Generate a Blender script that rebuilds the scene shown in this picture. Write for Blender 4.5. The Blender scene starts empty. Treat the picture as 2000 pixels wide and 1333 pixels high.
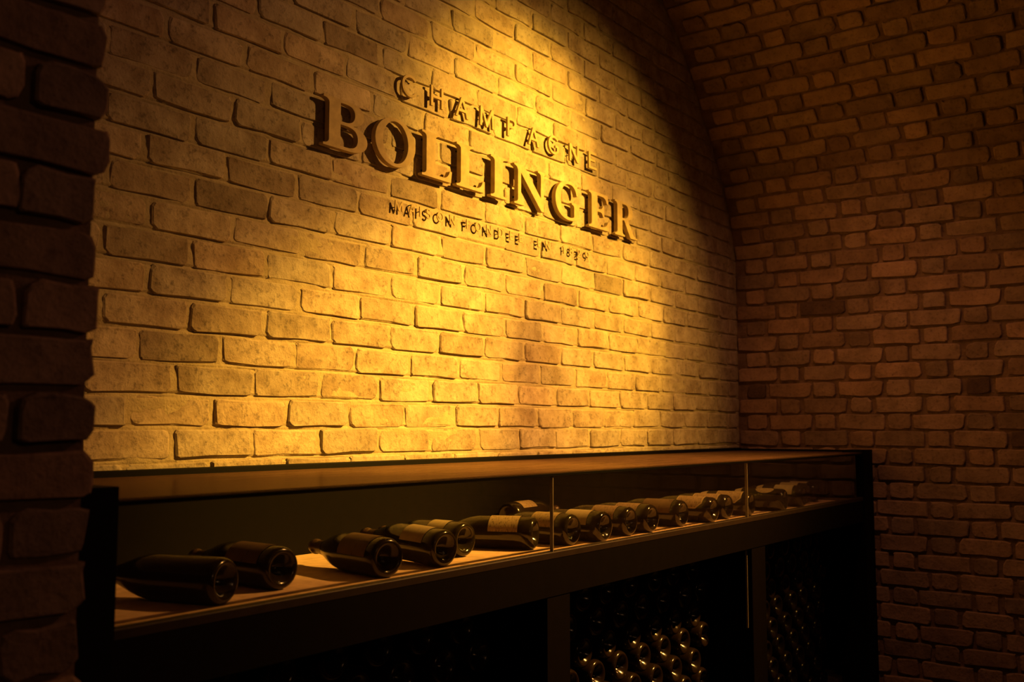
import bpy, bmesh, math, random
from mathutils import Vector, Matrix, Euler

S = bpy.context.scene
COL = S.collection
rnd = random.Random(11)

# ------------------------------------------------------------------ camera
F_PX, CAM_D, CAM_H = 1944.44, 1.988, 1.35
YAW, PITCH = math.atan(1430 / 1944.0), math.atan(171.5 / 1944.0)
FW = Vector((math.cos(YAW) * math.cos(PITCH), math.sin(YAW) * math.cos(PITCH), math.sin(PITCH)))
RT = Vector((math.sin(YAW), -math.cos(YAW), 0.0))
UP = RT.cross(FW)
CAM = Vector((0.0, -CAM_D, CAM_H))
cam_d = bpy.data.cameras.new('camera')
cam_d.lens, cam_d.sensor_width, cam_d.clip_start = 35.0, 36.0, 0.02
cam_d.dof.use_dof = True
cam_d.dof.focus_distance = 2.75
cam_d.dof.aperture_fstop = 4.5
cam = bpy.data.objects.new('camera', cam_d)
COL.objects.link(cam)
cam.location = CAM
cam.rotation_euler = FW.to_track_quat('-Z', 'Y').to_euler()
S.camera = cam


def proj(p):
    q = Vector(p) - CAM
    d = q.dot(FW)
    if d < 0.05:
        return None
    return 1000 + F_PX * q.dot(RT) / d, 666.5 - F_PX * q.dot(UP) / d


def in_view(p, m=60):
    q = proj(p)
    return q is not None and -m < q[0] < 2000 + m and -m < q[1] < 1333 + m


# ------------------------------------------------------------------ light
world = bpy.data.worlds.new('world')
S.world = world
world.use_nodes = True
bg = world.node_tree.nodes['Background']
bg.inputs[0].default_value = (1.0, 0.45, 0.12, 1)
bg.inputs[1].default_value = 0.0035

LAMP = Vector((3.65, -2.05, 3.15))


def spot(name, loc, target, watts, size_deg, blend, color, radius=0.02):
    d = bpy.data.lights.new(name, 'SPOT')
    d.energy, d.color = watts, color
    d.spot_size, d.spot_blend = math.radians(size_deg), blend
    d.shadow_soft_size = radius
    o = bpy.data.objects.new(name, d)
    COL.objects.link(o)
    o.location = loc
    o.rotation_euler = (Vector(target) - Vector(loc)).to_track_quat('-Z', 'Y').to_euler()
    return o


AMB = (1.0, 0.54, 0.045)
spot('lamp_or_fill_spot', LAMP, (2.73, 0, 2.28), 830, 28.6, 1.0, AMB)
spot('lamp_or_fill_spot', LAMP + Vector((-.04, 0, 0)), (2.05, 0, 1.32), 1250, 25.5, 1.0, AMB)
spot('lamp_or_fill_spot', LAMP + Vector((.04, 0, 0)), (3.36, 0, 1.70), 560, 25, 1.0, AMB)
spot('lamp_or_fill_spot', LAMP + Vector((0, -.04, 0)), (2.84, 0, 1.46), 335, 70, 1.0, (1.0, 0.49, 0.08))
spot('lamp_or_fill_spot', LAMP + Vector((0, .04, 0)), (1.45, -.2, 1.6), 40, 80, 1.0, (1.0, 0.37, 0.20))  # added reddish fill for the wall's dim left side, not a separate lamp

spot('lamp_or_fill_spot', LAMP + Vector((-.06, -.04, 0)), (2.5, -.5, 1.05), 400, 56, 1.0, (1.0, 0.41, 0.08))  # added spot that brightens the case floor and bottles, no lamp of its own

spot('lamp_or_fill_spot', (3.35, -1.05, 3.25), (4.35, -.55, 1.0), 34, 74, 1.0, (1.0, 0.38, 0.17))
room_d = bpy.data.lights.new('room_fill', 'POINT')  # unseen fill light added behind the camera to lift the dark pier
room_d.energy, room_d.color, room_d.shadow_soft_size = 8, (1.0, 0.48, 0.20), .04
room = bpy.data.objects.new('room_fill', room_d)
COL.objects.link(room)
room.location = (.4, -3.6, 2.2)

S.view_settings.view_transform = 'Standard'
S.view_settings.look = 'None'
S.view_settings.gamma = 1.0
S.view_settings.use_curve_mapping = False
S.view_settings.exposure = 0.0


# ------------------------------------------------------------------ materials
def new_mat(name):
    m = bpy.data.materials.new(name)
    m.use_nodes = True
    nt = m.node_tree
    return m, nt, nt.nodes['Principled BSDF'], nt.nodes['Material Output']


def N(nt, kind, **kw):
    n = nt.nodes.new(kind)
    for k, v in kw.items():
        if k in n.inputs.keys():
            n.inputs[k].default_value = v
        else:
            setattr(n, k, v)
    return n


def noise(nt, vec, scale, detail=5.0, rough=0.6):
    n = N(nt, 'ShaderNodeTexNoise')
    n.inputs['Scale'].default_value = scale
    n.inputs['Detail'].default_value = detail
    n.inputs['Roughness'].default_value = rough
    nt.links.new(vec, n.inputs['Vector'])
    return n.outputs['Fac']


def ramp(nt, fac, a, b, ca=(0, 0, 0, 1), cb=(1, 1, 1, 1)):
    r = N(nt, 'ShaderNodeValToRGB')
    r.color_ramp.elements[0].position, r.color_ramp.elements[0].color = a, ca
    r.color_ramp.elements[1].position, r.color_ramp.elements[1].color = b, cb
    nt.links.new(fac, r.inputs[0])
    return r.outputs[0]


def mix(nt, fac, a, b, mode='MIX'):
    m = N(nt, 'ShaderNodeMix', data_type='RGBA', blend_type=mode)
    for sock, v in ((m.inputs[0], fac), (m.inputs[6], a), (m.inputs[7], b)):
        if isinstance(v, bpy.types.NodeSocket):
            nt.links.new(v, sock)
        else:
            sock.default_value = v
    return m.outputs[2]


def math_n(nt, op, a, b=None):
    m = N(nt, 'ShaderNodeMath', operation=op)
    for i, v in enumerate((a, b)):
        if v is None:
            continue
        if isinstance(v, bpy.types.NodeSocket):
            nt.links.new(v, m.inputs[i])
        else:
            m.inputs[i].default_value = v
    return m.outputs[0]


def bump(nt, height, strength, dist, bsdf, prev=None):
    b = N(nt, 'ShaderNodeBump')
    b.inputs['Strength'].default_value = strength
    b.inputs['Distance'].default_value = dist
    nt.links.new(height, b.inputs['Height'])
    if prev is not None:
        nt.links.new(prev, b.inputs['Normal'])
    nt.links.new(b.outputs[0], bsdf.inputs['Normal'])
    return b.outputs[0]


def brick_material(name, light, dark, grime, smear, b_fine, b_coarse):
    m, nt, bs, out = new_mat(name)
    geo = N(nt, 'ShaderNodeNewGeometry').outputs['Position']
    info = N(nt, 'ShaderNodeObjectInfo')
    n1 = noise(nt, geo, 14, 4, .55)
    n2 = noise(nt, geo, 70, 6, .7)
    n3 = noise(nt, geo, 5.5, 3, .5)
    base = mix(nt, ramp(nt, n1, .35, .68), dark, light)
    base = mix(nt, math_n(nt, 'MULTIPLY', ramp(nt, n2, .52, .72), grime), base, tuple(c * .35 for c in dark[:3]) + (1,))
    base = mix(nt, math_n(nt, 'MULTIPLY', ramp(nt, n3, .5, .75), smear), base, tuple(min(1, c * 1.25) for c in light[:3]) + (1,))
    base = mix(nt, 1.0, base, info.outputs['Color'], 'MULTIPLY')
    nt.links.new(base, bs.inputs['Base Color'])
    bs.inputs['Roughness'].default_value = .88
    bs.inputs['Specular IOR Level'].default_value = .25
    p = bump(nt, n1, b_coarse, .012, bs)
    bump(nt, n2, b_fine, .004, bs, p)
    return m


def mortar_material(name, light, dark, strength):
    m, nt, bs, out = new_mat(name)
    geo = N(nt, 'ShaderNodeNewGeometry').outputs['Position']
    n1 = noise(nt, geo, 18, 6, .65)
    n2 = noise(nt, geo, 150, 5, .75)
    nt.links.new(mix(nt, ramp(nt, n1, .3, .7), dark, light), bs.inputs['Base Color'])
    bs.inputs['Roughness'].default_value = .95
    bs.inputs['Specular IOR Level'].default_value = .15
    p = bump(nt, n1, strength, .012, bs)
    bump(nt, n2, strength, .004, bs, p)
    return m


M_BRICK = brick_material('buff_brick', (.51, .41, .29, 1), (.32, .235, .15, 1), .9, .6, .9, .6)
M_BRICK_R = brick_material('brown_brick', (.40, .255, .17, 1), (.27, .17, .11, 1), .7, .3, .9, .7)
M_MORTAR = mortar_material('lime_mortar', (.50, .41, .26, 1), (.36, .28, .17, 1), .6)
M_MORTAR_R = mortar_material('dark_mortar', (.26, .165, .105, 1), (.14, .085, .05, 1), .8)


def plain(name, color, rough=.5, spec=.5, coat=0.0, metal=0.0, grain=0.0):
    m, nt, bs, out = new_mat(name)
    geo = N(nt, 'ShaderNodeNewGeometry').outputs['Position']
    n = noise(nt, geo, 30, 5, .6)
    d = tuple(c * .75 for c in color) + (1,)
    nt.links.new(mix(nt, ramp(nt, n, .35, .65), d, tuple(color) + (1,)), bs.inputs['Base Color'])
    bs.inputs['Roughness'].default_value = rough
    bs.inputs['Specular IOR Level'].default_value = spec
    bs.inputs['Metallic'].default_value = metal
    bs.inputs['Coat Weight'].default_value = coat
    bs.inputs['Coat Roughness'].default_value = .06
    if grain:
        bump(nt, n, grain, .003, bs)
    return m


M_BLACK = plain('black_steel', (.003, .0025, .002), .65, .08)
M_FASCIA = plain('black_brown_wood', (.0040, .0025, .002), .65, .08)
M_SHELF = plain('cream_board', (.82, .55, .33), .7, .3)
M_LETTER = plain('bronze_paint', (.50, .37, .20), .75, .2)
M_BOTTLE = plain('dark_green_glass', (.020, .014, .0045), .13, .6, 0.0)
M_BOTTLE_D = plain('dusty_green_glass', (.018, .011, .005), .19, .45, 0.0)
M_FOIL = plain('worn_foil', (.07, .035, .018), .4, .5, .2, .4)
M_CORK = plain('cork_wood', (.25, .16, .08), .9, .1)
M_FLOOR = plain('stone_floor', (.06, .045, .03), .6, .3)
M_ROD = plain('rack_rod', (.006, .005, .004), .6, .3)


def paper_material(name, color, ink, scale, thr, fade=.5):
    m, nt, bs, out = new_mat(name)
    geo = N(nt, 'ShaderNodeTexCoord').outputs['Object']
    mp = N(nt, 'ShaderNodeMapping')
    mp.inputs['Scale'].default_value = (.45, 1.3, .45)
    nt.links.new(geo, mp.inputs[0])
    n1 = noise(nt, mp.outputs[0], scale, 3, .7)
    n2 = noise(nt, geo, 25, 4, .6)
    c = mix(nt, ramp(nt, n2, .3, .75), tuple(x * .75 for x in color) + (1,), tuple(color) + (1,))
    c = mix(nt, math_n(nt, 'MULTIPLY', ramp(nt, n1, thr, thr + .06), fade), c, tuple(ink) + (1,))
    nt.links.new(c, bs.inputs['Base Color'])
    bs.inputs['Roughness'].default_value = .8
    bs.inputs['Specular IOR Level'].default_value = .2
    return m


M_PAPER = paper_material('aged_paper', (.42, .32, .19), (.14, .09, .05), 230, .60, .5)
M_PAPER2 = paper_material('printed_paper', (.36, .25, .14), (.06, .035, .02), 250, .54, .75)
M_PAPER3 = paper_material('stained_paper', (.17, .11, .055), (.05, .03, .02), 70, .58, .6)
M_RIM = plain('label_gold_edge', (.50, .38, .20), .5, .4)


def glass_material(name, tint, dust, rough=0.0, streak=False):
    m = bpy.data.materials.new(name)
    m.use_nodes = True
    nt = m.node_tree
    nt.nodes.clear()
    out = N(nt, 'ShaderNodeOutputMaterial')
    geo = N(nt, 'ShaderNodeNewGeometry')
    ior = N(nt, 'ShaderNodeMix', data_type='FLOAT')
    ior.inputs[2].default_value, ior.inputs[3].default_value = 1.5, 1 / 1.5
    nt.links.new(geo.outputs['Backfacing'], ior.inputs[0])
    fr = N(nt, 'ShaderNodeFresnel')
    nt.links.new(ior.outputs[0], fr.inputs['IOR'])
    tr = N(nt, 'ShaderNodeBsdfTransparent')
    tr.inputs[0].default_value = tint
    gl = N(nt, 'ShaderNodeBsdfGlossy')
    gl.inputs['Roughness'].default_value = rough
    gl.inputs['Color'].default_value = (.9, .9, .9, 1)
    mx = N(nt, 'ShaderNodeMixShader')
    nt.links.new(fr.outputs[0], mx.inputs[0])
    nt.links.new(tr.outputs[0], mx.inputs[1])
    nt.links.new(gl.outputs[0], mx.inputs[2])
    df = N(nt, 'ShaderNodeBsdfDiffuse')
    df.inputs[0].default_value = (.45, .35, .25, 1)
    m2 = N(nt, 'ShaderNodeMixShader')
    mp = N(nt, 'ShaderNodeMapping')
    mp.inputs['Scale'].default_value = (1.2, 9.0, 9.0) if streak else (1, 1, 1)
    nt.links.new(geo.outputs['Position'], mp.inputs[0])
    n = noise(nt, mp.outputs[0], 6 if streak else 9, 8, .75)
    if streak:
        # a dust film looks denser at a grazing view
        lw = N(nt, 'ShaderNodeLayerWeight')
        lw.inputs[0].default_value = .5
        g = math_n(nt, 'ADD', math_n(nt, 'MULTIPLY', math_n(nt, 'POWER', lw.outputs['Facing'], 5.0), .85), .03)
        nt.links.new(g, m2.inputs[0])
        nt.links.new(ramp(nt, n, .3, .75, (.05, .026, .015, 1), (.16, .088, .055, 1)), df.inputs[0])
        gl.inputs['Color'].default_value = (.5, .42, .34, 1)
    else:
        nt.links.new(math_n(nt, 'MULTIPLY', ramp(nt, n, .25, .8), dust), m2.inputs[0])
    nt.links.new(mx.outputs[0], m2.inputs[1])
    nt.links.new(df.outputs[0], m2.inputs[2])
    nt.links.new(m2.outputs[0], out.inputs[0])
    return m


M_GLASS = glass_material('clear_glass', (.97, .97, .95, 1), .003)
M_GLASS_TOP = glass_material('dusty_glass', (.92, .92, .9, 1), .30, .22, True)
M_GLASS_EDGE = plain('glass_edge', (.32, .26, .16), .3, .5)


# ------------------------------------------------------------------ helpers
def link(name, mesh, mat, parent=None):
    o = bpy.data.objects.new(name, mesh)
    if mat is not None and not mesh.materials:
        mesh.materials.append(mat)
    COL.objects.link(o)
    if parent is not None:
        o.parent = parent
    return o


def bm_mesh(bm, name, smooth=False):
    me = bpy.data.meshes.new(name)
    bm.normal_update()
    bm.to_mesh(me)
    bm.free()
    if smooth:
        for p in me.polygons:
            p.use_smooth = True
    return me


def box_bm(bm, x0, x1, y0, y1, z0, z1, bev=0.0):
    vs = [bm.verts.new((x, y, z)) for x in (x0, x1) for y in (y0, y1) for z in (z0, z1)]
    fs = [(0, 1, 3, 2), (4, 6, 7, 5), (0, 4, 5, 1), (2, 3, 7, 6), (0, 2, 6, 4), (1, 5, 7, 3)]
    faces = [bm.faces.new([vs[i] for i in f]) for f in fs]
    if bev:
        es = list({e for f in faces for e in f.edges})
        bmesh.ops.bevel(bm, geom=es, offset=bev, segments=1, affect='EDGES', profile=.5)


def box(name, x0, x1, y0, y1, z0, z1, mat, parent=None, bev=0.0):
    bm = bmesh.new()
    box_bm(bm, min(x0, x1), max(x0, x1), min(y0, y1), max(y0, y1), min(z0, z1), max(z0, z1), bev)
    bmesh.ops.recalc_face_normals(bm, faces=bm.faces)
    return link(name, bm_mesh(bm, name), mat, parent)


def empty(name, loc=(0, 0, 0)):
    o = bpy.data.objects.new(name, None)
    o.empty_display_size = .05
    COL.objects.link(o)
    o.location = loc
    return o


def tag(o, label, cat, group=None):
    o['label'], o['category'] = label, cat
    if group:
        o['group'] = group
    return o


def structure(o, label, cat):
    o['kind'] = 'structure'
    return tag(o, label, cat)


# bricks: local x along the course, local z up, outward face towards local -y
def brick_geo(L, H, seed, proud, soft=.006, jit=.0018):
    r = random.Random(seed)
    a, b = L / 2, H / 2
    pts = []

    def corner(sx, sz, order):
        c = soft * r.uniform(.5, 1.9)
        d = c * r.uniform(.8, 1.6)
        p = [(sx * a, sz * (b - c)), (sx * (a - d * .29), sz * (b - c * .29)), (sx * (a - d), sz * b)]
        return p if order else p[::-1]
    pts += corner(1, -1, False)
    pts += corner(1, 1, True)
    pts.append((r.uniform(-.2, .2) * a, b))
    pts += corner(-1, 1, False)
    pts += corner(-1, -1, True)
    pts.append((r.uniform(-.2, .2) * a, -b))
    pts = [(x + r.uniform(-jit, jit), z + r.uniform(-jit, jit)) for x, z in pts]
    v, f = [], []
    n = len(pts)
    ins = .0032
    for x, z in pts:
        v.append((x, .012, z))
    for x, z in pts:
        v.append((x, -proud + .0032 + r.uniform(-.0008, .0008), z))
    for x, z in pts:
        k = 1 - ins * r.uniform(.7, 1.8) / max(.02, math.hypot(x, z))
        v.append((x - math.copysign(min(abs(x), ins * r.uniform(.7, 1.7)), x), -proud + r.uniform(-.0007, .0007),
                  z - (ins * r.uniform(.7, 1.5) if z > 0 else -ins * r.uniform(.15, .6))))
    for ring in (0, 1):
        for i in range(n):
            j = (i + 1) % n
            f.append((ring * n + i, ring * n + j, (ring + 1) * n + j, (ring + 1) * n + i))
    f.append(tuple(2 * n + i for i in range(n)))
    return v, f


def brick_mesh(name, L, H, seed, proud, mat, soft=.006, jit=.0018):
    v, f = brick_geo(L, H, seed, proud, soft, jit)
    me = bpy.data.meshes.new(name)
    me.from_pydata(v, [], f)
    me.materials.append(mat)
    me.update()
    return me


class BrickSet:
    """Places bricks: those in the picture as objects of their own, the rest joined as stuff."""

    def __init__(self, parent, mat, sizes, proud, soft, jit, variants=9):
        self.parent, self.mat, self.proud = parent, mat, proud
        self.lib = {k: [brick_mesh('brick', L, H, 100 + i * 7 + int(L * 1e4), proud * random.Random(i + int(L * 999)).uniform(.75, 1.25),
                                   mat, soft, jit) for i in range(variants)] for k, (L, H) in sizes.items()}
        self.sizes = sizes
        self.rest_v, self.rest_f = [], []
        self.items = []

    def add(self, kind, matrix, length=None, color=None):
        self.items.append((kind, matrix, length, color))

    def build(self, limit=298):
        vis = []
        for it in self.items:
            p = it[1].translation
            q = proj(p)
            if q and in_view(p, 45):
                vis.append((-(p - CAM).length, it))
        vis.sort(key=lambda t: -t[0])
        own = [it for _, it in vis[:limit]]
        ids = {id(i) for i in own}
        for it in self.items:
            kind, mat4, length, color = it
            me = rnd.choice(self.lib[kind])
            L = self.sizes[kind][0]
            sx = (length or L) / L
            M = mat4 @ Matrix.Diagonal((sx * rnd.choice((1, 1)), 1, 1, 1))
            if id(it) in ids:
                o = bpy.data.objects.new('brick', me)
                COL.objects.link(o)
                o.parent = self.parent
                o.matrix_local = M
                c = color or (1, 1, 1)
                o.color = (c[0], c[1], c[2], 1)
            else:
                n = len(self.rest_v)
                self.rest_v += [tuple(M @ v.co) for v in me.vertices]
                self.rest_f += [tuple(i + n for i in p.vertices) for p in me.polygons]
        if self.rest_v:
            me = bpy.data.meshes.new('further_bricks')
            me.from_pydata(self.rest_v, [], self.rest_f)
            me.update()
            o = link('further_bricks', me, self.mat, self.parent)
            o['kind'] = 'stuff'


def tint(r, lo=.78, hi=1.12):
    k = r.uniform(lo, hi)
    w = r.uniform(-.05, .05)
    return (k * (1 + w), k, k * (1 - w))


# ------------------------------------------------------------------ vault profile (x, z) of the side wall
XR = 4.548
PROF = [(4.548, 0.0), (4.548, 2.10), (4.540, 2.20), (4.486, 2.372), (4.412, 2.523), (4.322, 2.65), (4.246, 2.745), (4.150, 2.882),
        (4.049, 3.013), (3.935, 3.13), (3.80, 3.235), (3.62, 3.35), (3.38, 3.47), (3.08, 3.58), (2.72, 3.66), (2.3, 3.69)]


def x_at(z):
    for (xa, za), (xb, zb) in zip(PROF, PROF[1:]):
        if za <= z <= zb:
            return xa + (xb - xa) * (z - za) / (zb - za)
    return PROF[-1][0]


# ------------------------------------------------------------------ lit back wall
CB = .0746
wall_back = structure(box('wall_back', .45, 4.75, 0.0, .12, 0.0, 3.9, M_MORTAR),
                      'buff brick end wall in running bond behind the raised sign', 'wall')
bs = BrickSet(wall_back, M_BRICK, {'s': (.2145, .0640)}, .0085, .0075, .0026, 14)
PH = {-1: .15, 0: .63, 1: .14, 2: .72, 3: .30, 4: .79, 5: .31, 6: .82, 7: .31, 8: .73, 9: .29, 10: .78, 11: .29, 12: .94,
      13: .48, 14: .09, 15: .60, 16: .06, 17: .53, 18: .03}
# bricks that are darker in themselves: (row, brick number)
DARKB = {}
for u, v, k in [(1322, 262, .22), (1318, 290, .25), (1310, 300, .4), (1268, 110, .4), (1325, 425, .45), (1270, 405, .6), (1245, 500, .62), (1165, 552, .6),
                (1230, 558, .62), (1080, 573, .72), (400, 390, .6), (345, 690, .62), (895, 680, .72), (800, 375, .72),
                (1360, 690, .6), (1310, 755, .62), (620, 480, .85), (700, 90, .75), (1160, 80, .6), (1180, 190, .7), (880, 470, .78),
                (1290, 585, .7), (555, 350, .7), (640, 60, .7), (1310, 685, .55)]:
    d = FW * F_PX + RT * (u - 1000) - UP * (v - 666.5)
    p = CAM + d * (CAM_D / d.y)
    row = math.floor((p.z - CAM_H) / CB)
    DARKB[(row, math.floor(p.x / .225 - PH.get(row, (.03 if row % 2 == 0 else .53))))] = k
for row in range(-17, 30):
    if row < -3 and row % 1:
        continue
    ph = PH.get(row, (.10 if row % 2 else .62) if row < -1 else (.03 if row % 2 == 0 else .53))
    z0 = CAM_H + row * CB
    zc = z0 + CB / 2 + .003
    xmax = x_at(zc) - .016
    for n in range(2, 20):
        xa, xb = (n + ph) * .225 + .0055, (n + 1 + ph) * .225 - .0055
        xb2 = min(xb, xmax)
        if xb2 - xa < .035 or xa < .62:
            continue
        r = random.Random(row * 131 + n)
        k = DARKB.get((row, n))
        col = tint(r, .80, 1.08) if k is None else (k, k * .97, k * .95)
        m = Matrix.Translation(((xa + xb2) / 2 + r.uniform(-.003, .003), r.uniform(-.0012, .0022), zc + r.uniform(-.002, .002))) @ \
            Matrix.Rotation(r.uniform(-.012, .012), 4, 'Y')
        bs.add('s', m, xb2 - xa + r.uniform(-.005, .003), col)
bs.build()

# hand-pointed mortar: an uneven coat that laps over some brick edges and leaves cracks below others
from mathutils import noise as mnoise
NX, NZ = 300, 720
X0, X1, ZA, ZB = 1.05, 4.56, 1.235, 3.36
vs, fs = [], []
for j in range(NZ + 1):
    z = ZA + (ZB - ZA) * j / NZ
    rw = (z - CAM_H) / CB
    fz = (rw - math.floor(rw)) * CB
    for i in range(NX + 1):
        x = X0 + (X1 - X0) * i / NX
        h = .0042 + .0046 * mnoise.noise((x * 7, z * 16, 3.1)) + .0016 * mnoise.noise((x * 55, z * 70, 7.7))
        if .0035 < fz < .0095:
            h -= .012 * min(1.0, max(0.0, .55 + 1.6 * mnoise.noise((x * 6, z * 9, 21.0))))
        elif fz > .0695 or fz < .0008:
            h -= .007 * min(1.0, max(0.0, .25 + 1.8 * mnoise.noise((x * 7, z * 9, 47.0))))
        vs.append((x, -max(.0005, h), z))
for j in range(NZ):
    for i in range(NX):
        a = j * (NX + 1) + i
        fs.append((a, a + 1, a + NX + 2, a + NX + 1))
me = bpy.data.meshes.new('pointing')
me.from_pydata(vs, [], fs)
me.update()
for p in me.polygons:
    p.use_smooth = True
link('pointing', me, M_MORTAR, wall_back)['kind'] = 'stuff'

# ------------------------------------------------------------------ right wall and vault (Flemish bond)
CR = .0752
Z0R = 1.2645
PER, HD, ST = .3275, .099, .205
Y_FAR = -3.4
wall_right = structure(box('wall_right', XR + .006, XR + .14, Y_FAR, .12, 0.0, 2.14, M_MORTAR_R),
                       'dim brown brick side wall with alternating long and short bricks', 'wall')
bm = bmesh.new()
cols = []
for off in (.006, .14):
    for y in (Y_FAR, .12):
        ring = []
        for i, (x, z) in enumerate(PROF[1:] + [(-1.6, 3.69)]):
            pr = PROF[1:] + [(-1.6, 3.69)]
            a, b = pr[max(i - 1, 0)], pr[min(i + 1, len(pr) - 1)]
            t = Vector((b[0] - a[0], 0, b[1] - a[1])).normalized()
            nrm = Vector((t.z, 0, -t.x))
            p = Vector((x, y, z)) + nrm * off
            ring.append(bm.verts.new(p))
        cols.append(ring)
n = len(cols[0])
for i in range(n - 1):
    bm.faces.new((cols[0][i], cols[1][i], cols[1][i + 1], cols[0][i + 1]))
    bm.faces.new((cols[2][i], cols[2][i + 1], cols[3][i + 1], cols[3][i]))
    bm.faces.new((cols[0][i], cols[0][i + 1], cols[2][i + 1], cols[2][i]))
    bm.faces.new((cols[1][i], cols[3][i], cols[3][i + 1], cols[1][i + 1]))
bmesh.ops.recalc_face_normals(bm, faces=bm.faces)
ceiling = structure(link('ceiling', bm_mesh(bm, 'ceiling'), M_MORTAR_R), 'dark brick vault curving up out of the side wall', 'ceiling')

# arc-length table starting at z = 2.1
arc = [0.0]
P1 = PROF[1:]
for a, b in zip(P1, P1[1:]):
    arc.append(arc[-1] + math.hypot(b[0] - a[0], b[1] - a[1]))


def arc_at(s):
    for i in range(len(arc) - 1):
        if s <= arc[i + 1] or i == len(arc) - 2:
            t = (s - arc[i]) / (arc[i + 1] - arc[i])
            a, b = P1[i], P1[i + 1]
            tx, tz = b[0] - a[0], b[1] - a[1]
            l = math.hypot(tx, tz)
            return a[0] + tx * t, a[1] + tz * t, tx / l, tz / l


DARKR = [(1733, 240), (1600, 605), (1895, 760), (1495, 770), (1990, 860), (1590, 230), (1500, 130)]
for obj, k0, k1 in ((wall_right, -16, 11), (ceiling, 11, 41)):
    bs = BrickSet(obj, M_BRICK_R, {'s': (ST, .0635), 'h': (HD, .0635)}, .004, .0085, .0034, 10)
    for k in range(k0, k1):
        zc = Z0R + (k + .5) * CR + .004
        if obj is wall_right:
            x, z, tx, tz = XR, zc, 0.0, 1.0
        else:
            x, z, tx, tz = arc_at(zc - 2.1)
        # local frame: x -> -Y (towards viewer), z -> up the surface, -y -> out of the wall
        up = Vector((tx, 0, tz))
        outw = Vector((-tz, 0, tx))
        along = Vector((0, -1, 0))
        R = Matrix((along, -outw, up)).transposed().to_4x4()
        hc = .266 if k % 2 == 0 else .266 + PER / 2
        j = -3
        while True:
            d = hc + j * PER                      # header centre, distance from the back wall
            if d > 3.2:
                break
            for kind, c, L in (('h', d, HD), ('s', d + PER / 2, ST)):
                a0, a1 = c - L / 2, c + L / 2
                a0 = max(a0, .012)
                if a1 - a0 < .03:
                    continue
                r = random.Random(k * 977 + int(c * 1000))
                pos = Vector((x, -(a0 + a1) / 2, z)) + outw * r.uniform(-.003, .004)
                col = tint(r, .66, 1.1)
                q = proj(pos)
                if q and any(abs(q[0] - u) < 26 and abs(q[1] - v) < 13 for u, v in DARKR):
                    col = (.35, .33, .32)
                m = Matrix.Translation(pos) @ R @ Matrix.Rotation(r.uniform(-.022, .022), 4, 'Y')
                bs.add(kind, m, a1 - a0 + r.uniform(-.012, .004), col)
            j += 1
    bs.build()

# ------------------------------------------------------------------ left pier
PX, PY = .757, -.70
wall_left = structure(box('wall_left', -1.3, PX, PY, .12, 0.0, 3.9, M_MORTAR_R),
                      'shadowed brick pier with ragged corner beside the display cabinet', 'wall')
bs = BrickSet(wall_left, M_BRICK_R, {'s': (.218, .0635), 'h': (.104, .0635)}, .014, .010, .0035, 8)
for k in range(-17, 30):
    zc = 1.326 + (k + .5) * .0752
    x1 = PX + .008
    first = True
    while x1 > -1.2:
        kind = ('h' if k % 2 == 0 else 's') if first else 's'
        L = {'h': .104, 's': .218}[kind]
        r = random.Random(k * 37 + int(x1 * 500) + 5)
        end = x1 + (r.uniform(-.012, .010) if first else 0)
        m = Matrix.Translation((end - L / 2, PY + .002 + r.uniform(-.004, .004), zc + r.uniform(-.002, .002))) @ \
            Matrix.Rotation(r.uniform(-.02, .02), 4, 'Y')
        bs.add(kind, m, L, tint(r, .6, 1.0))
        x1 -= L + .0125
        first = False
bs.build()

floor = structure(box('floor', -1.6, 4.7, -3.5, .12, -.1, 0.0, M_FLOOR), 'dark stone floor of the cellar', 'floor')

# ------------------------------------------------------------------ wall sign letters
def parse(path):
    toks = path.replace(',', ' ').split()
    pts, i, cur = [], 0, None
    while i < len(toks):
        c = toks[i]
        i += 1
        if c in 'ML':
            cur = (float(toks[i]), float(toks[i + 1]))
            i += 2
            pts.append(cur)
        elif c == 'Q':
            a = (float(toks[i]), float(toks[i + 1]))
            b = (float(toks[i + 2]), float(toks[i + 3]))
            i += 4
            for s in range(1, 7):
                t = s / 6
                pts.append(tuple((1 - t) ** 2 * cur[q] + 2 * t * (1 - t) * a[q] + t * t * b[q] for q in (0, 1)))
            cur = b
        elif c == 'C':
            a = (float(toks[i]), float(toks[i + 1]))
            b = (float(toks[i + 2]), float(toks[i + 3]))
            e = (float(toks[i + 4]), float(toks[i + 5]))
            i += 6
            for s in range(1, 11):
                t = s / 10
                pts.append(tuple((1 - t) ** 3 * cur[q] + 3 * t * (1 - t) ** 2 * a[q] + 3 * t * t * (1 - t) * b[q] + t ** 3 * e[q] for q in (0, 1)))
            cur = e
    return pts


def ell(cx, cy, rx, ry, n=36):
    return [(cx + rx * math.cos(2 * math.pi * i / n), cy + ry * math.sin(2 * math.pi * i / n)) for i in range(n)]


def ribbon(pts, w):
    """outline of a stroke of width w along a polyline"""
    le, ri = [], []
    for i, p in enumerate(pts):
        a, b = pts[max(i - 1, 0)], pts[min(i + 1, len(pts) - 1)]
        dx, dy = b[0] - a[0], b[1] - a[1]
        l = math.hypot(dx, dy) or 1
        nx, ny = -dy / l * w / 2, dx / l * w / 2
        le.append((p[0] + nx, p[1] + ny))
        ri.append((p[0] - nx, p[1] - ny))
    return le + ri[::-1]


def arcp(cx, cy, rx, ry, a0, a1, n=20):
    return [(cx + rx * math.cos(math.radians(a0 + (a1 - a0) * i / n)), cy + ry * math.sin(math.radians(a0 + (a1 - a0) * i / n))) for i in range(n + 1)]


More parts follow.
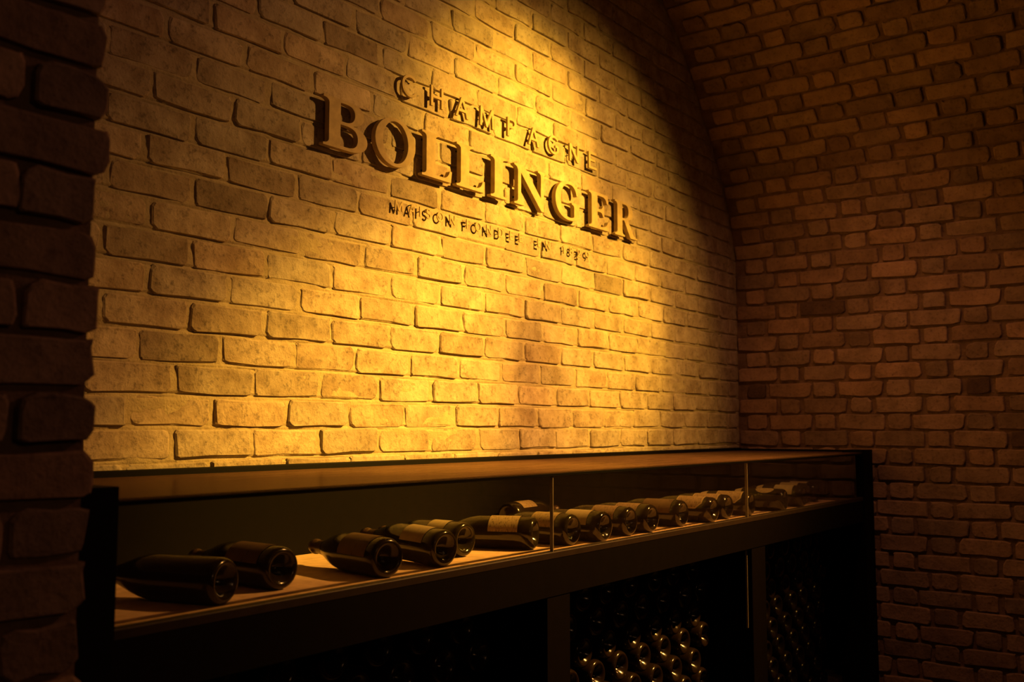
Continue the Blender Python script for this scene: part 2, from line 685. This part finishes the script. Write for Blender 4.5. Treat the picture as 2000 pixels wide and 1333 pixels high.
SERIF = {
    'B': (72, ['M 0,0 L 0,4 Q 9,5 9,14 L 9,86 Q 9,95 0,96 L 0,100 L 40,100 C 58,100 66,90 66,77 C 66,65 58,56 46,53 C 62,51 72,42 72,27 C 72,10 60,0 42,0',
               'M 27,94 L 36,94 C 46,94 51,88 51,76 C 51,63 45,56 34,56 L 27,56', 'M 27,50 L 37,50 C 50,50 56,42 56,28 C 56,13 50,6 37,6 L 27,6']),
    'O': (100, [ell(50, 50, 50, 52), ell(50, 50, 32, 45.5)]),
    'L': (62, ['M 0,0 L 0,4 Q 9,5 9,14 L 9,86 Q 9,95 0,96 L 0,100 L 36,100 L 36,96 Q 27,95 27,86 L 27,7 L 44,7 Q 54,7 58,25 L 62,25 L 60,0']),
    'I': (36, ['M 0,0 L 0,4 Q 9,5 9,14 L 9,86 Q 9,95 0,96 L 0,100 L 36,100 L 36,96 Q 27,95 27,86 L 27,14 Q 27,5 36,4 L 36,0']),
    'N': (92, ['M 0,0 L 0,3.5 Q 10,5 10,14 L 10,84 Q 9,95 0,96.5 L 0,100 L 27,100 L 75,30 L 75,86 Q 75,95 66,96.5 L 66,100 L 92,100 L 92,96.5 Q 83,95 83,86 L 83,-2 L 76,-2 L 18,82 L 18,14 Q 18,5 27,3.5 L 27,0']),
    'G': (92, ['M 80,98 L 81,69 L 77,69 C 73,88 63,95 51,95 C 30,95 19,76 19,50 C 19,22 33,5 52,5 C 60,5 65,7 68,10 L 68,34 Q 68,42 59,43 L 59,47 L 92,47 L 92,43 Q 85,42 85,34 L 85,8 C 76,1 64,-2 51,-2 C 20,-2 0,19 0,49 C 0,80 22,102 50,102 C 60,102 69,99 74,94 L 77,98']),
    'E': (66, ['M 0,0 L 0,4 Q 9,5 9,14 L 9,86 Q 9,95 0,96 L 0,100 L 61,100 L 62,76 L 58,76 Q 55,93 42,93 L 27,93 L 27,55 L 35,55 Q 43,55 45,67 L 49,67 L 49,36 L 45,36 Q 43,48 35,48 L 27,48 L 27,7 L 44,7 Q 57,7 62,26 L 66,26 L 64,0']),
    'R': (84, ['M 0,0 L 0,4 Q 9,5 9,14 L 9,86 Q 9,95 0,96 L 0,100 L 40,100 C 58,100 67,90 67,75 C 67,62 60,54 48,50 L 68,12 Q 73,4 84,3 L 84,0 L 57,0 L 34,47 L 27,47 L 27,14 Q 27,5 36,4 L 36,0',
               'M 27,94 L 36,94 C 47,94 51,87 51,74 C 51,60 45,53 34,53 L 27,53']),
}


def sans(ch, t):
    """thin capital, cap height 100, stroke t"""
    if ch == 'C':
        return 84, [ribbon(arcp(48, 50, 44, 47, 42, 318, 30), t)]
    if ch == 'G':
        return 92, [ribbon(arcp(48, 50, 44, 47, 42, 312, 30) + [(80, 14), (80, 44), (60, 44)], t)]
    if ch == 'O':
        return 100, [ell(50, 50, 50, 51), ell(50, 50, 50 - t, 51 - t)]
    if ch == 'H':
        w = 80
        return w, [[(0, 0), (0, 100), (t, 100), (t, 55), (w - t, 55), (w - t, 100), (w, 100), (w, 0), (w - t, 0), (w - t, 55 - t), (t, 55 - t), (t, 0)]]
    if ch == 'A':
        w = 88
        return w, [[(0, 0), (w / 2 - t * .55, 100), (w / 2 + t * .55, 100), (w, 0), (w - t * 1.1, 0), (w * .5 + 28 - t * .35, 28), (w * .5 - 28 + t * .35, 28), (t * 1.1, 0)],
                   [(w / 2, 100 - t * 1.6), (w * .5 - 25 + t * .5, 28 + t), (w * .5 + 25 - t * .5, 28 + t)]]
    if ch == 'M':
        w = 100
        return w, [[(0, 0), (4, 100), (4 + t, 100), (50, 22), (96 - t, 100), (96, 100), (100, 0), (100 - t, 0), (96 - t, 76), (50 + t * .4, 0), (50 - t * .4, 0), (4 + t, 76), (t, 0)]]
    if ch == 'P':
        return 58, [parse('M 0,0 L 0,100 L 28,100 C 48,100 58,88 58,73 C 58,56 46,46 28,46 L %g,46 L %g,0' % (t, t)),
                    parse('M %g,%g L 28,%g C 40,%g 47,84 47,73 C 47,61 40,%g 28,%g L %g,%g' % (t, 100 - t, 100 - t, 100 - t, 46 + t, 46 + t, t, 46 + t))]
    if ch == 'N':
        w = 80
        return w, [[(0, 0), (0, 100), (t * 1.1, 100), (w - t, 24), (w - t, 100), (w, 100), (w, 0), (w - t * 1.1, 0), (t, 76), (t, 0)]]
    if ch == 'E':
        w = 60
        return w, [[(0, 0), (0, 100), (w - 3, 100), (w - 3, 100 - t), (t, 100 - t), (t, 52 + t / 2), (w - 12, 52 + t / 2), (w - 12, 52 - t / 2), (t, 52 - t / 2), (t, t), (w, t), (w, 0)]]
    if ch == 'F':
        w = 55
        return w, [[(0, 0), (0, 100), (w, 100), (w, 100 - t), (t, 100 - t), (t, 52 + t / 2), (w - 9, 52 + t / 2), (w - 9, 52 - t / 2), (t, 52 - t / 2), (t, 0)]]
    if ch == 'I':
        return t, [[(0, 0), (0, 100), (t, 100), (t, 0)]]
    if ch == 'D':
        return 82, [parse('M 0,0 L 0,100 L 34,100 C 66,100 82,80 82,50 C 82,20 66,0 34,0'),
                    parse('M %g,%g L 34,%g C 58,%g 70,74 70,50 C 70,26 58,%g 34,%g L %g,%g' % (t, 100 - t, 100 - t, 100 - t, t, t, t, t))]
    if ch == 'S':
        return 58, [ribbon(arcp(29, 73, 22, 24, 35, 180, 12) + arcp(29, 73, 22, 24, 190, 250, 5) + arcp(29, 27, 25, 24, 75, -60, 14) + arcp(29, 27, 25, 24, -75, -150, 8), t)]
    if ch == '1':
        return 24, [[(24 - t, 0), (24 - t, 84), (4, 72), (0, 82), (24 - t * .3, 100), (24, 100), (24, 0)]]
    if ch == '8':
        return 62, [parse('M 31,100 C 46,100 56,90 56,76 C 56,65 51,58 44,54 C 55,49 62,40 62,27 C 62,10 49,0 31,0 C 13,0 0,10 0,27 C 0,40 7,49 18,54 C 11,58 6,65 6,76 C 6,90 16,100 31,100'),
                    ell(31, 75, 25 - t, 25 - t, 20), ell(31, 28, 31 - t, 28 - t, 20)]
    if ch == '2':
        return 60, [ribbon(arcp(30, 70, 24, 26, 165, -25, 16) + [(44, 46), (6, 5), (60, 5)], t)]
    if ch == '9':
        return 62, [ribbon(arcp(31, 66, 27, 30, 0, 350, 26) + [(58, 55), (52, 30), (36, 0)], t)]


def letter(ch, x0, x1, zb, cap, y_front, depth, style, label, group, pins, mat):
    w, outl = SERIF[ch] if style == 'serif' else sans(ch, style)
    cu = bpy.data.curves.new('letter', 'CURVE')
    cu.dimensions, cu.fill_mode = '2D', 'BOTH'
    sx, sz = (x1 - x0) / w, cap / 100.0
    for o in outl:
        if isinstance(o, str):
            o = parse(o)
        sp = cu.splines.new('POLY')
        sp.points.add(len(o) - 1)
        for p, (a, b) in zip(sp.points, o):
            p.co = (a * sx, b * sz, 0, 1)
        sp.use_cyclic_u = True
    cu.extrude = depth / 2 - .0006
    cu.bevel_depth = .0006
    tmp = bpy.data.objects.new('tmp', cu)
    COL.objects.link(tmp)
    bpy.context.view_layer.update()
    me = bpy.data.meshes.new_from_object(tmp.evaluated_get(bpy.context.evaluated_depsgraph_get()))
    bpy.data.objects.remove(tmp)
    # curve plane xy -> wall plane xz, front towards -y
    me.transform(Matrix(((1, 0, 0, x0), (0, 0, -1, -y_front + depth / 2), (0, 1, 0, zb), (0, 0, 0, 1))))
    me.materials.clear()
    root = empty('sign_letter', (x0, 0, zb))
    body = link('letter_body', me, mat, root)
    body.matrix_parent_inverse = Matrix.Translation((-x0, 0, -zb))
    tag(root, label, 'letter', group)
    for fx, fz in pins:
        bm = bmesh.new()
        bmesh.ops.create_cone(bm, cap_ends=True, segments=10, radius1=.0032 if style == 'serif' else .0015,
                              radius2=.0032 if style == 'serif' else .0015, depth=y_front - depth * .5 + .012)
        bm.transform(Matrix.Translation((x0 + fx * (x1 - x0), -(y_front - depth * .5) / 2 + .006, zb + fz * cap)) @ Matrix.Rotation(math.pi / 2, 4, 'X'))
        p = link('mounting_pin', bm_mesh(bm, 'mounting_pin'), M_BLACK, root)
        p.matrix_parent_inverse = Matrix.Translation((-x0, 0, -zb))
    return root


G1 = 'large raised capitals of the middle sign line'
PST = [(.2, .15), (.2, .85)]
BIG = [('B', 1.801, 1.967, 'first of the large sign letters, a raised serif B', PST + [(.86, .27)]),
       ('O', 1.999, 2.168, 'large raised serif O between the B and an L', [(.09, .5), (.91, .5)]),
       ('L', 2.199, 2.338, 'large raised serif L right after the O', PST),
       ('L', 2.362, 2.504, 'large raised serif L just before the I', PST),
       ('I', 2.538, 2.621, 'large raised serif I between an L and the N', [(.5, .15), (.5, .85)]),
       ('N', 2.668, 2.862, 'large raised serif N between the I and the G', [(.14, .2), (.86, .8)]),
       ('G', 2.917, 3.085, 'large raised serif G between the N and the E', [(.1, .5), (.83, .3)]),
       ('E', 3.143, 3.292, 'large raised serif E between the G and the R', PST),
       ('R', 3.336, 3.512, 'last of the large sign letters, a raised serif R', PST)]
for ch, a, b, lab, pins in BIG:
    letter(ch, a, b, 2.111, .138, .036, .017, 'serif', lab, G1, pins, M_LETTER)
G2 = 'thin capitals of the top sign line'
TOP = [('C', 2.120, 2.180, 'thin raised capital C opening the top sign line'), ('H', 2.249, 2.306, 'thin raised capital H in the top sign line'),
       ('A', 2.368, 2.432, 'thin raised capital A between the H and the M'), ('M', 2.492, 2.566, 'thin raised capital M in the top sign line'),
       ('P', 2.642, 2.690, 'thin raised capital P in the top sign line'), ('A', 2.764, 2.828, 'thin raised capital A between the P and the G'),
       ('G', 2.889, 2.955, 'thin raised capital G in the top sign line'), ('N', 3.027, 3.088, 'thin raised capital N in the top sign line'),
       ('E', 3.160, 3.216, 'thin raised capital E closing the top sign line')]
for ch, a, b, lab in TOP:
    letter(ch, a, b, 2.339, .064, .027, .008, 12, lab, G2, [(.5, .97)] if ch in 'CAG' else [(.06, .3)], M_LETTER)
G3 = 'tiny capitals and figures of the bottom sign line'
LOW = [('M', 2.100, 2.134, 'tiny raised capital M opening the bottom sign line'), ('A', 2.161, 2.185, 'tiny raised capital A in the bottom sign line'),
       ('I', 2.208, 2.212, 'tiny raised capital I in the bottom sign line'), ('S', 2.238, 2.257, 'tiny raised capital S in the bottom sign line'),
       ('O', 2.288, 2.317, 'tiny raised capital O between the S and an N'), ('N', 2.348, 2.374, 'tiny raised capital N ending the first word of the bottom line'),
       ('F', 2.432, 2.449, 'tiny raised capital F opening the second word of the bottom line'), ('O', 2.476, 2.505, 'tiny raised capital O between the F and an N'),
       ('N', 2.536, 2.561, 'tiny raised capital N between an O and the D'), ('D', 2.599, 2.624, 'tiny raised capital D in the bottom sign line'),
       ('E', 2.664, 2.682, 'tiny raised capital E right after the D'), ('E', 2.717, 2.735, 'tiny raised capital E ending the second word of the bottom line'),
       ('E', 2.829, 2.847, 'tiny raised capital E opening the short word of two letters'), ('N', 2.877, 2.904, 'tiny raised capital N of the short word before the year'),
       ('1', 2.986, 2.996, 'tiny raised figure one opening the year'), ('8', 3.030, 3.051, 'tiny raised figure eight inside the year'),
       ('2', 3.083, 3.107, 'tiny raised figure two inside the year'), ('9', 3.140, 3.164, 'tiny raised figure nine closing the bottom line')]
for ch, a, b, lab in LOW:
    letter(ch, a, b, 1.986, .029, .021, .004, 11 if ch != 'I' else 10, lab, G3, [(.5, .5)] if ch in 'I' else [(.5, .97)] if ch in 'OSA' else [(.06 if ch not in '19' else .9, .3)], M_LETTER)

# ------------------------------------------------------------------ display cabinet
YF = -.629
cab = empty('display_cabinet', (2.65, -.32, 0))
tag(cab, 'long black cabinet with glass display case on top under the lit wall', 'cabinet')


def part(name, x0, x1, y0, y1, z0, z1, mat, bev=.0015):
    o = box(name, x0, x1, y0, y1, z0, z1, mat, None, bev)
    o.parent = cab
    o.matrix_parent_inverse = Matrix.Translation((-2.65, .32, 0))
    return o


XL, XRC = .775, 4.532
part('corner_post', XL, .853, YF - .012, -.55, .0, 1.265, M_BLACK)
part('corner_post', 4.40, XRC, YF - .012, -.55, .0, 1.258, M_BLACK)
part('post_lining', 4.315, 4.40, YF + .012, -.585, 1.03, 1.240, M_BLACK)
part('end_panel', 4.49, XRC, -.55, -.008, .335, 1.256, M_BLACK)
part('side_lining', 4.405, 4.49, -.55, -.03, .335, .95, M_FASCIA)
part('end_panel', XL, .80, -.55, -.008, .0, 1.25, M_BLACK)
part('back_rail', .80, 4.49, -.042, -.008, 1.222, 1.2605, M_BLACK, .002)
part('back_panel', .80, 4.49, -.030, -.012, 1.02, 1.222, M_FASCIA)
part('fascia', .853, 4.40, YF - .006, YF + .018, .950, 1.054, M_FASCIA, .002)
part('fascia_ledge', .853, 4.40, YF - .007, YF + .021, 1.040, 1.0555, plain('ledge_wood', (.03, .018, .01), .5, .3), .001)
part('shelf_board', .80, 4.49, -.608, -.535, 1.010, 1.0296, M_SHELF)
part('shelf_board', .80, 4.49, -.533, -.030, 1.010, 1.030, M_SHELF)
part('shelf_bearer', .80, 4.49, -.60, -.03, .975, 1.010, M_BLACK)
part('top_trim', .853, 4.40, YF - .004, YF + .016, 1.2355, 1.2425, M_BLACK, .0008)
part('glass_top', .853, 4.49, YF - .008, -.043, 1.2425, 1.2470, M_GLASS_TOP, 0)
for a, b in ((.855, 2.0134), (2.0156, 3.1774), (3.1796, 4.33)):
    part('glass_pane', a, b, YF, YF + .008, 1.0555, 1.2355, M_GLASS, 0)
for x in (2.0145, 3.1785):
    part('glass_joint', x - .0011, x + .0011, YF - .0005, YF + .0085, 1.0555, 1.2355, M_GLASS_EDGE, 0)
part('divider_post', 1.982, 2.082, YF - .004, -.56, 0, .952, M_FASCIA)
part('divider_post', 3.196, 3.310, YF - .004, -.56, 0, .952, M_FASCIA)
part('partition', 2.020, 2.045, -.56, -.03, 0, .975, M_BLACK)
part('partition', 3.190, 3.215, -.56, -.03, 0, .975, M_BLACK)
part('back_board', .80, 4.49, -.030, -.012, 0, .975, M_BLACK)
part('base_board', .80, 4.49, -.60, -.03, 0, .06, M_BLACK)
part('door_edge', 3.1865, 3.189, YF + .01, YF + .016, .69, .945, M_GLASS_EDGE, 0)

# ------------------------------------------------------------------ bottles
PROFILE = [(.0, .034), (.008, .031), (.017, .019), (.0265, .0045), (.033, .0004), (.0365, .0006), (.0405, .0045), (.0428, .011), (.0434, .03), (.0434, .085),
           (.0434, .150), (.0425, .165), (.0395, .183), (.034, .203), (.027, .222), (.0205, .240), (.0165, .256), (.0150, .272), (.0145, .284),
           (.0168, .286), (.0172, .290), (.0165, .295), (.0145, .297), (.0140, .302), (.0, .303)]


def lathe(name, prof, mat, seg=28):
    """axis along +y starting at the base"""
    bm = bmesh.new()
    rings = []
    for r, y in prof:
        if r < 1e-6:
            rings.append([bm.verts.new((0, y, 0))])
        else:
            rings.append([bm.verts.new((r * math.cos(2 * math.pi * i / seg), y, r * math.sin(2 * math.pi * i / seg))) for i in range(seg)])
    for a, b in zip(rings, rings[1:]):
        for i in range(seg):
            j = (i + 1) % seg
            if len(a) == 1:
                bm.faces.new((a[0], b[j], b[i]))
            elif len(b) == 1:
                bm.faces.new((a[i], a[j], b[0]))
            else:
                bm.faces.new((a[i], a[j], b[j], b[i]))
    bmesh.ops.recalc_face_normals(bm, faces=bm.faces)
    me = bm_mesh(bm, name, True)
    me.materials.append(mat)
    return me


ME_BOTTLE = lathe('bottle_glass', PROFILE, M_BOTTLE)
ME_BOTTLE_D = lathe('bottle_glass', PROFILE, M_BOTTLE_D)
ME_FOIL = lathe('neck_foil', [(.0192, .246), (.0170, .257), (.0156, .272), (.0151, .284), (.0174, .2855), (.0179, .290), (.0172, .2956), (.0150, .2985), (.0146, .3032), (.0, .3044)], M_FOIL)


def r_at(y):
    for (ra, ya), (rb, yb) in zip(PROFILE[5:], PROFILE[6:]):
        if ya <= y <= yb:
            return ra + (rb - ra) * (y - ya) / max(1e-6, yb - ya)
    return .0434


def label_mesh(shape, y0, y1, half, mat, off=.0005):
    """paper patch on the glass; centred on local +z"""
    bm = bmesh.new()
    ny, nf = 14, 12
    rows = []
    for i in range(ny + 1):
        t = i / ny
        y = y0 + (y1 - y0) * t
        if shape == 'oval':
            h = half * math.sqrt(max(.004, 1 - (2 * t - 1) ** 2))
        elif shape == 'octagon':
            e = min(t, 1 - t)
            h = half * (min(1.0, .55 + e / .22 * .45))
        else:
            h = half
        rr = r_at(y) + off
        rows.append([bm.verts.new((rr * math.sin(-h + 2 * h * k / nf), y, rr * math.cos(-h + 2 * h * k / nf))) for k in range(nf + 1)])
    top = [f for a, b in zip(rows, rows[1:]) for f in [bm.faces.new((a[k], b[k], b[k + 1], a[k + 1])) for k in range(nf)]]
    bmesh.ops.recalc_face_normals(bm, faces=bm.faces)
    me = bm_mesh(bm, 'label', True)
    me.materials.append(mat)
    return me


LAB = {
    'none': None,
    'plain': ('rect', .040, .118, .88, M_PAPER, 0),
    'print': ('rect', .040, .122, .88, M_PAPER2, 0),
    'small': ('rect', .046, .105, .62, M_PAPER, 0),
    'stain': ('rect', .030, .135, 1.15, M_PAPER3, 0),
    'octagon': ('octagon', .034, .125, .92, M_PAPER2, 1),
    'oval': ('oval', .040, .112, .48, M_PAPER2, 0),
}
LM = {}
for k, v in LAB.items():
    if v:
        LM[k] = (label_mesh(v[0], v[1], v[2], v[3], v[4], .0009), label_mesh(v[0], v[1] - .004, v[2] + .004, v[3] + .09, M_RIM, .0004) if v[5] else None)
ME_COLLAR = label_mesh('rect', .168, .196, .9, M_PAPER, .0006)
ME_BACK = label_mesh('rect', .045, .105, .55, M_PAPER, .0006)

BZ = 1.030
CASE = [  # base x, y, heading of the neck from +y towards +x, roll of the label, neck lift, label kind, collar, dusty, text
    (1.176, -.478, -15, 10, 0, 'none', 0, 1, 'dark dusty bottle without label lying nearest the brick pier'),
    (1.350, -.430, 2, 0, 0, 'stain', 0, 1, 'dark bottle with blackened label lying second from the brick pier'),
    (1.590, -.490, 11, 10, 0, 'stain', 0, 1, 'dark bottle with brown stained label, third from the brick pier'),
    (1.792, -.480, 7, 14, 2.2, 'plain', 0, 0, 'bottle with large cream label and raised neck, fourth from the pier'),
    (1.965, -.400, 2, 6, 0, 'small', 0, 0, 'bottle with small pale label tucked behind the cream-labelled one'),
    (2.196, -.452, -20, 22, 0, 'print', 0, 0, 'bottle turned sideways, faded print on its broad label, before the first glass joint'),
    (2.560, -.088, 87, -14, 0, 'print', 0, 1, 'bottle lying crosswise at the back with its neck pointing the other way'),
    (2.330, -.485, 0, 20, 0, 'print', 0, 0, 'bottle with dark printed label right behind the first glass joint'),
    (2.458, -.510, 0, 22, 0, 'plain', 0, 0, 'bottle with plain tan label next after the first glass joint'),
    (2.640, -.490, 0, 20, 0, 'print', 0, 0, 'bottle with mottled tan label between the two glass joints'),
    (2.765, -.495, 2, 20, 0, 'print', 0, 0, 'bottle with speckled printed label strip, beside the faded brown label'),
    (2.988, -.488, 0, 10, 0, 'stain', 0, 0, 'bottle with wide faded brown label between the glass joints'),
    (3.180, -.508, 0, 16, 0, 'octagon', 0, 0, 'bottle with cut-corner gold-edged label before the second glass joint'),
    (3.335, -.492, 0, 10, 0, 'octagon', 0, 0, 'bottle half hidden behind the one with the cut-corner label'),
    (3.522, -.500, -4, 18, 0, 'octagon', 1, 0, 'bottle with pale collar and cut-corner label at the second glass joint'),
    (3.775, -.530, -6, 14, 0, 'oval', 1, 0, 'olive bottle with oval gold label beyond the second glass joint'),
    (4.040, -.508, -3, 18, 0, 'plain', 1, 0, 'bottle with broad pale label, third before the cabinet end'),
    (4.235, -.455, 0, 8, 0, 'plain', 0, 0, 'bottle with pale label behind the last three, second before the cabinet end'),
    (4.345, -.455, 0, 2, 0, 'plain', 0, 1, 'last bottle in the case, dark, against the cabinet end'),
]
for x, y, head, roll, lift, kind, collar, dusty, text in CASE:
    root = empty('champagne_bottle', (x, y, BZ + .0434))
    root.rotation_euler = (math.radians(lift), 0, -math.radians(head))
    tag(root, text, 'bottle', 'bottles lying in the glass display case')
    g = link('bottle_glass', ME_BOTTLE_D if dusty else ME_BOTTLE, None, root)
    link('neck_foil', ME_FOIL, None, root)
    if kind != 'none':
        a, rim = LM[kind]
        l = link('label', a, None, root)
        l.rotation_euler = (0, -math.radians(roll + 10), 0)
        if rim:
            e = link('label_edge', rim, None, l)
        if not dusty:
            b = link('back_label', ME_BACK, None, root)
            b.rotation_euler = (0, math.radians(180 - roll), 0)
    if collar:
        c = link('collar_label', ME_COLLAR, None, root)
        c.rotation_euler = (0, -math.radians(roll), 0)
    if lift:
        bm = bmesh.new()
        box_bm(bm, -.03, .03, -.012, .012, 0, .020, .001)
        w = link('bottle_wedge', bm_mesh(bm, 'bottle_wedge'), M_SHELF)
        q = Matrix.Translation((x, y, 0)) @ Matrix.Rotation(-math.radians(head), 4, 'Z') @ Vector((0, .205, 0))
        w.location = (q.x, q.y, BZ)
        w.rotation_euler.z = -math.radians(head)
        tag(w, 'small cream wedge under the raised bottle neck', 'wedge')

# stacked bottles below, bases towards the room
DX, DZ = .137, .0752
ROWS = [.886 - DZ * i for i in range(10)]
BAYS = [(.853, 1.98, 'left'), (2.082, 3.185, 'middle'), (3.310, 4.40, 'right')]
PHX = {0: 1.92, 1: 2.448, 2: 3.744 - .0685}


def wavy_rod(xa, xb, y, z, off, parent):
    """scalloped rack rod: dips under each bottle of its row, rides over the staggered row below"""
    bm = bmesh.new()
    n, prev = max(8, int((xb - xa) / .0115)), None
    for k in range(n + 1):
        x = xa + (xb - xa) * k / n
        zc = z - .0376 - .0082 * math.cos(2 * math.pi * (x - off) / DX)
        ring = [bm.verts.new((x, y + a, zc + b)) for a, b in ((-.003, -.0026), (.003, -.0026), (.003, .0026), (-.003, .0026))]
        if prev:
            for q in range(4):
                bm.faces.new((prev[q], prev[(q + 1) % 4], ring[(q + 1) % 4], ring[q]))
        else:
            bm.faces.new(ring)
        prev = ring
    bm.faces.new(prev)
    bmesh.ops.recalc_face_normals(bm, faces=bm.faces)
    return link('rod', bm_mesh(bm, 'rod'), M_ROD, parent)


for bi, (xa, xb, nm) in enumerate(BAYS):
    rack = empty('bottle_rack', ((xa + xb) / 2, -.35, .06))
    inv = Matrix.Translation((-(xa + xb) / 2, .35, -.06))
    where = ('beside the pier', 'between the divider posts', 'next to the brick side wall')[bi]
    tag(rack, 'black rod rack holding stacked bottles in the bay ' + where, 'rack')
    for sgn in (xa + .001, xb - .005):
        for y in (-.44, -.36):
            o = box('upright', sgn, sgn + .004, y - .004, y + .004, .055, .94, M_ROD, rack)
            o.matrix_parent_inverse = inv
    for i, z in enumerate(ROWS):
        # row i: row at .66 (i = 3) has bottles at PHX
        off = PHX[bi] + (0 if i % 2 == 1 else DX / 2)
        if bi == 2:
            off = PHX[bi] + (0 if i % 2 == 1 else DX / 2)
        n0 = math.ceil((xa + .052 - off) / DX)
        xs = []
        x = off + n0 * DX
        while x < xb - .050:
            xs.append(x)
            x += DX
        vis = [x for x in xs if in_view((x, -.485, z + .02), 25)]
        if not vis:
            continue
        for y in (-.44, -.36):
            o = wavy_rod(xa + .001, xb - .001, y, z, off, rack)
            o.matrix_parent_inverse = inv
        for x in vis:
            r = random.Random(int(x * 1000) + i)
            b = bpy.data.objects.new('stacked_bottle', ME_BOTTLE_D)
            COL.objects.link(b)
            b.location = (x, -.485 + r.uniform(-.006, .006), z)
            b.rotation_euler = (0, r.uniform(0, 6.28), r.uniform(-.02, .02))
            ORD = ('first', 'second', 'third', 'fourth', 'fifth', 'sixth', 'seventh', 'eighth', 'ninth', 'tenth')
            q = xs.index(x) if bi else len(xs) - 1 - xs.index(x)
            tag(b, 'stacked bottle in %s bay, %s row below fascia, %s from its %s divider post' % (
                ('pier-side', 'middle', 'wall-side')[bi], ORD[i], ORD[q], ('only', 'pier-side', 'only')[bi]), 'bottle', 'stacked bottles in the rack bay ' + where)

# low brick footing under the right-hand end of the cabinet
pl = empty('brick_footing', (4.45, -.4, 0))
tag(pl, 'low brick footing beneath the end of the cabinet by the side wall', 'footing')
mb = [brick_mesh('brick', .104, .064, 900 + i, .05, M_BRICK_R, .009, .003) for i in range(3)]
for i in range(2):
    for k in range(3):
        o = link('brick', mb[(i + k) % 3], None, pl)
        o.location = (.008, .06 - i * .112 - (k % 2) * .02, .242 - k * .0752)
        o.rotation_euler = (0, 0, -math.pi / 2)
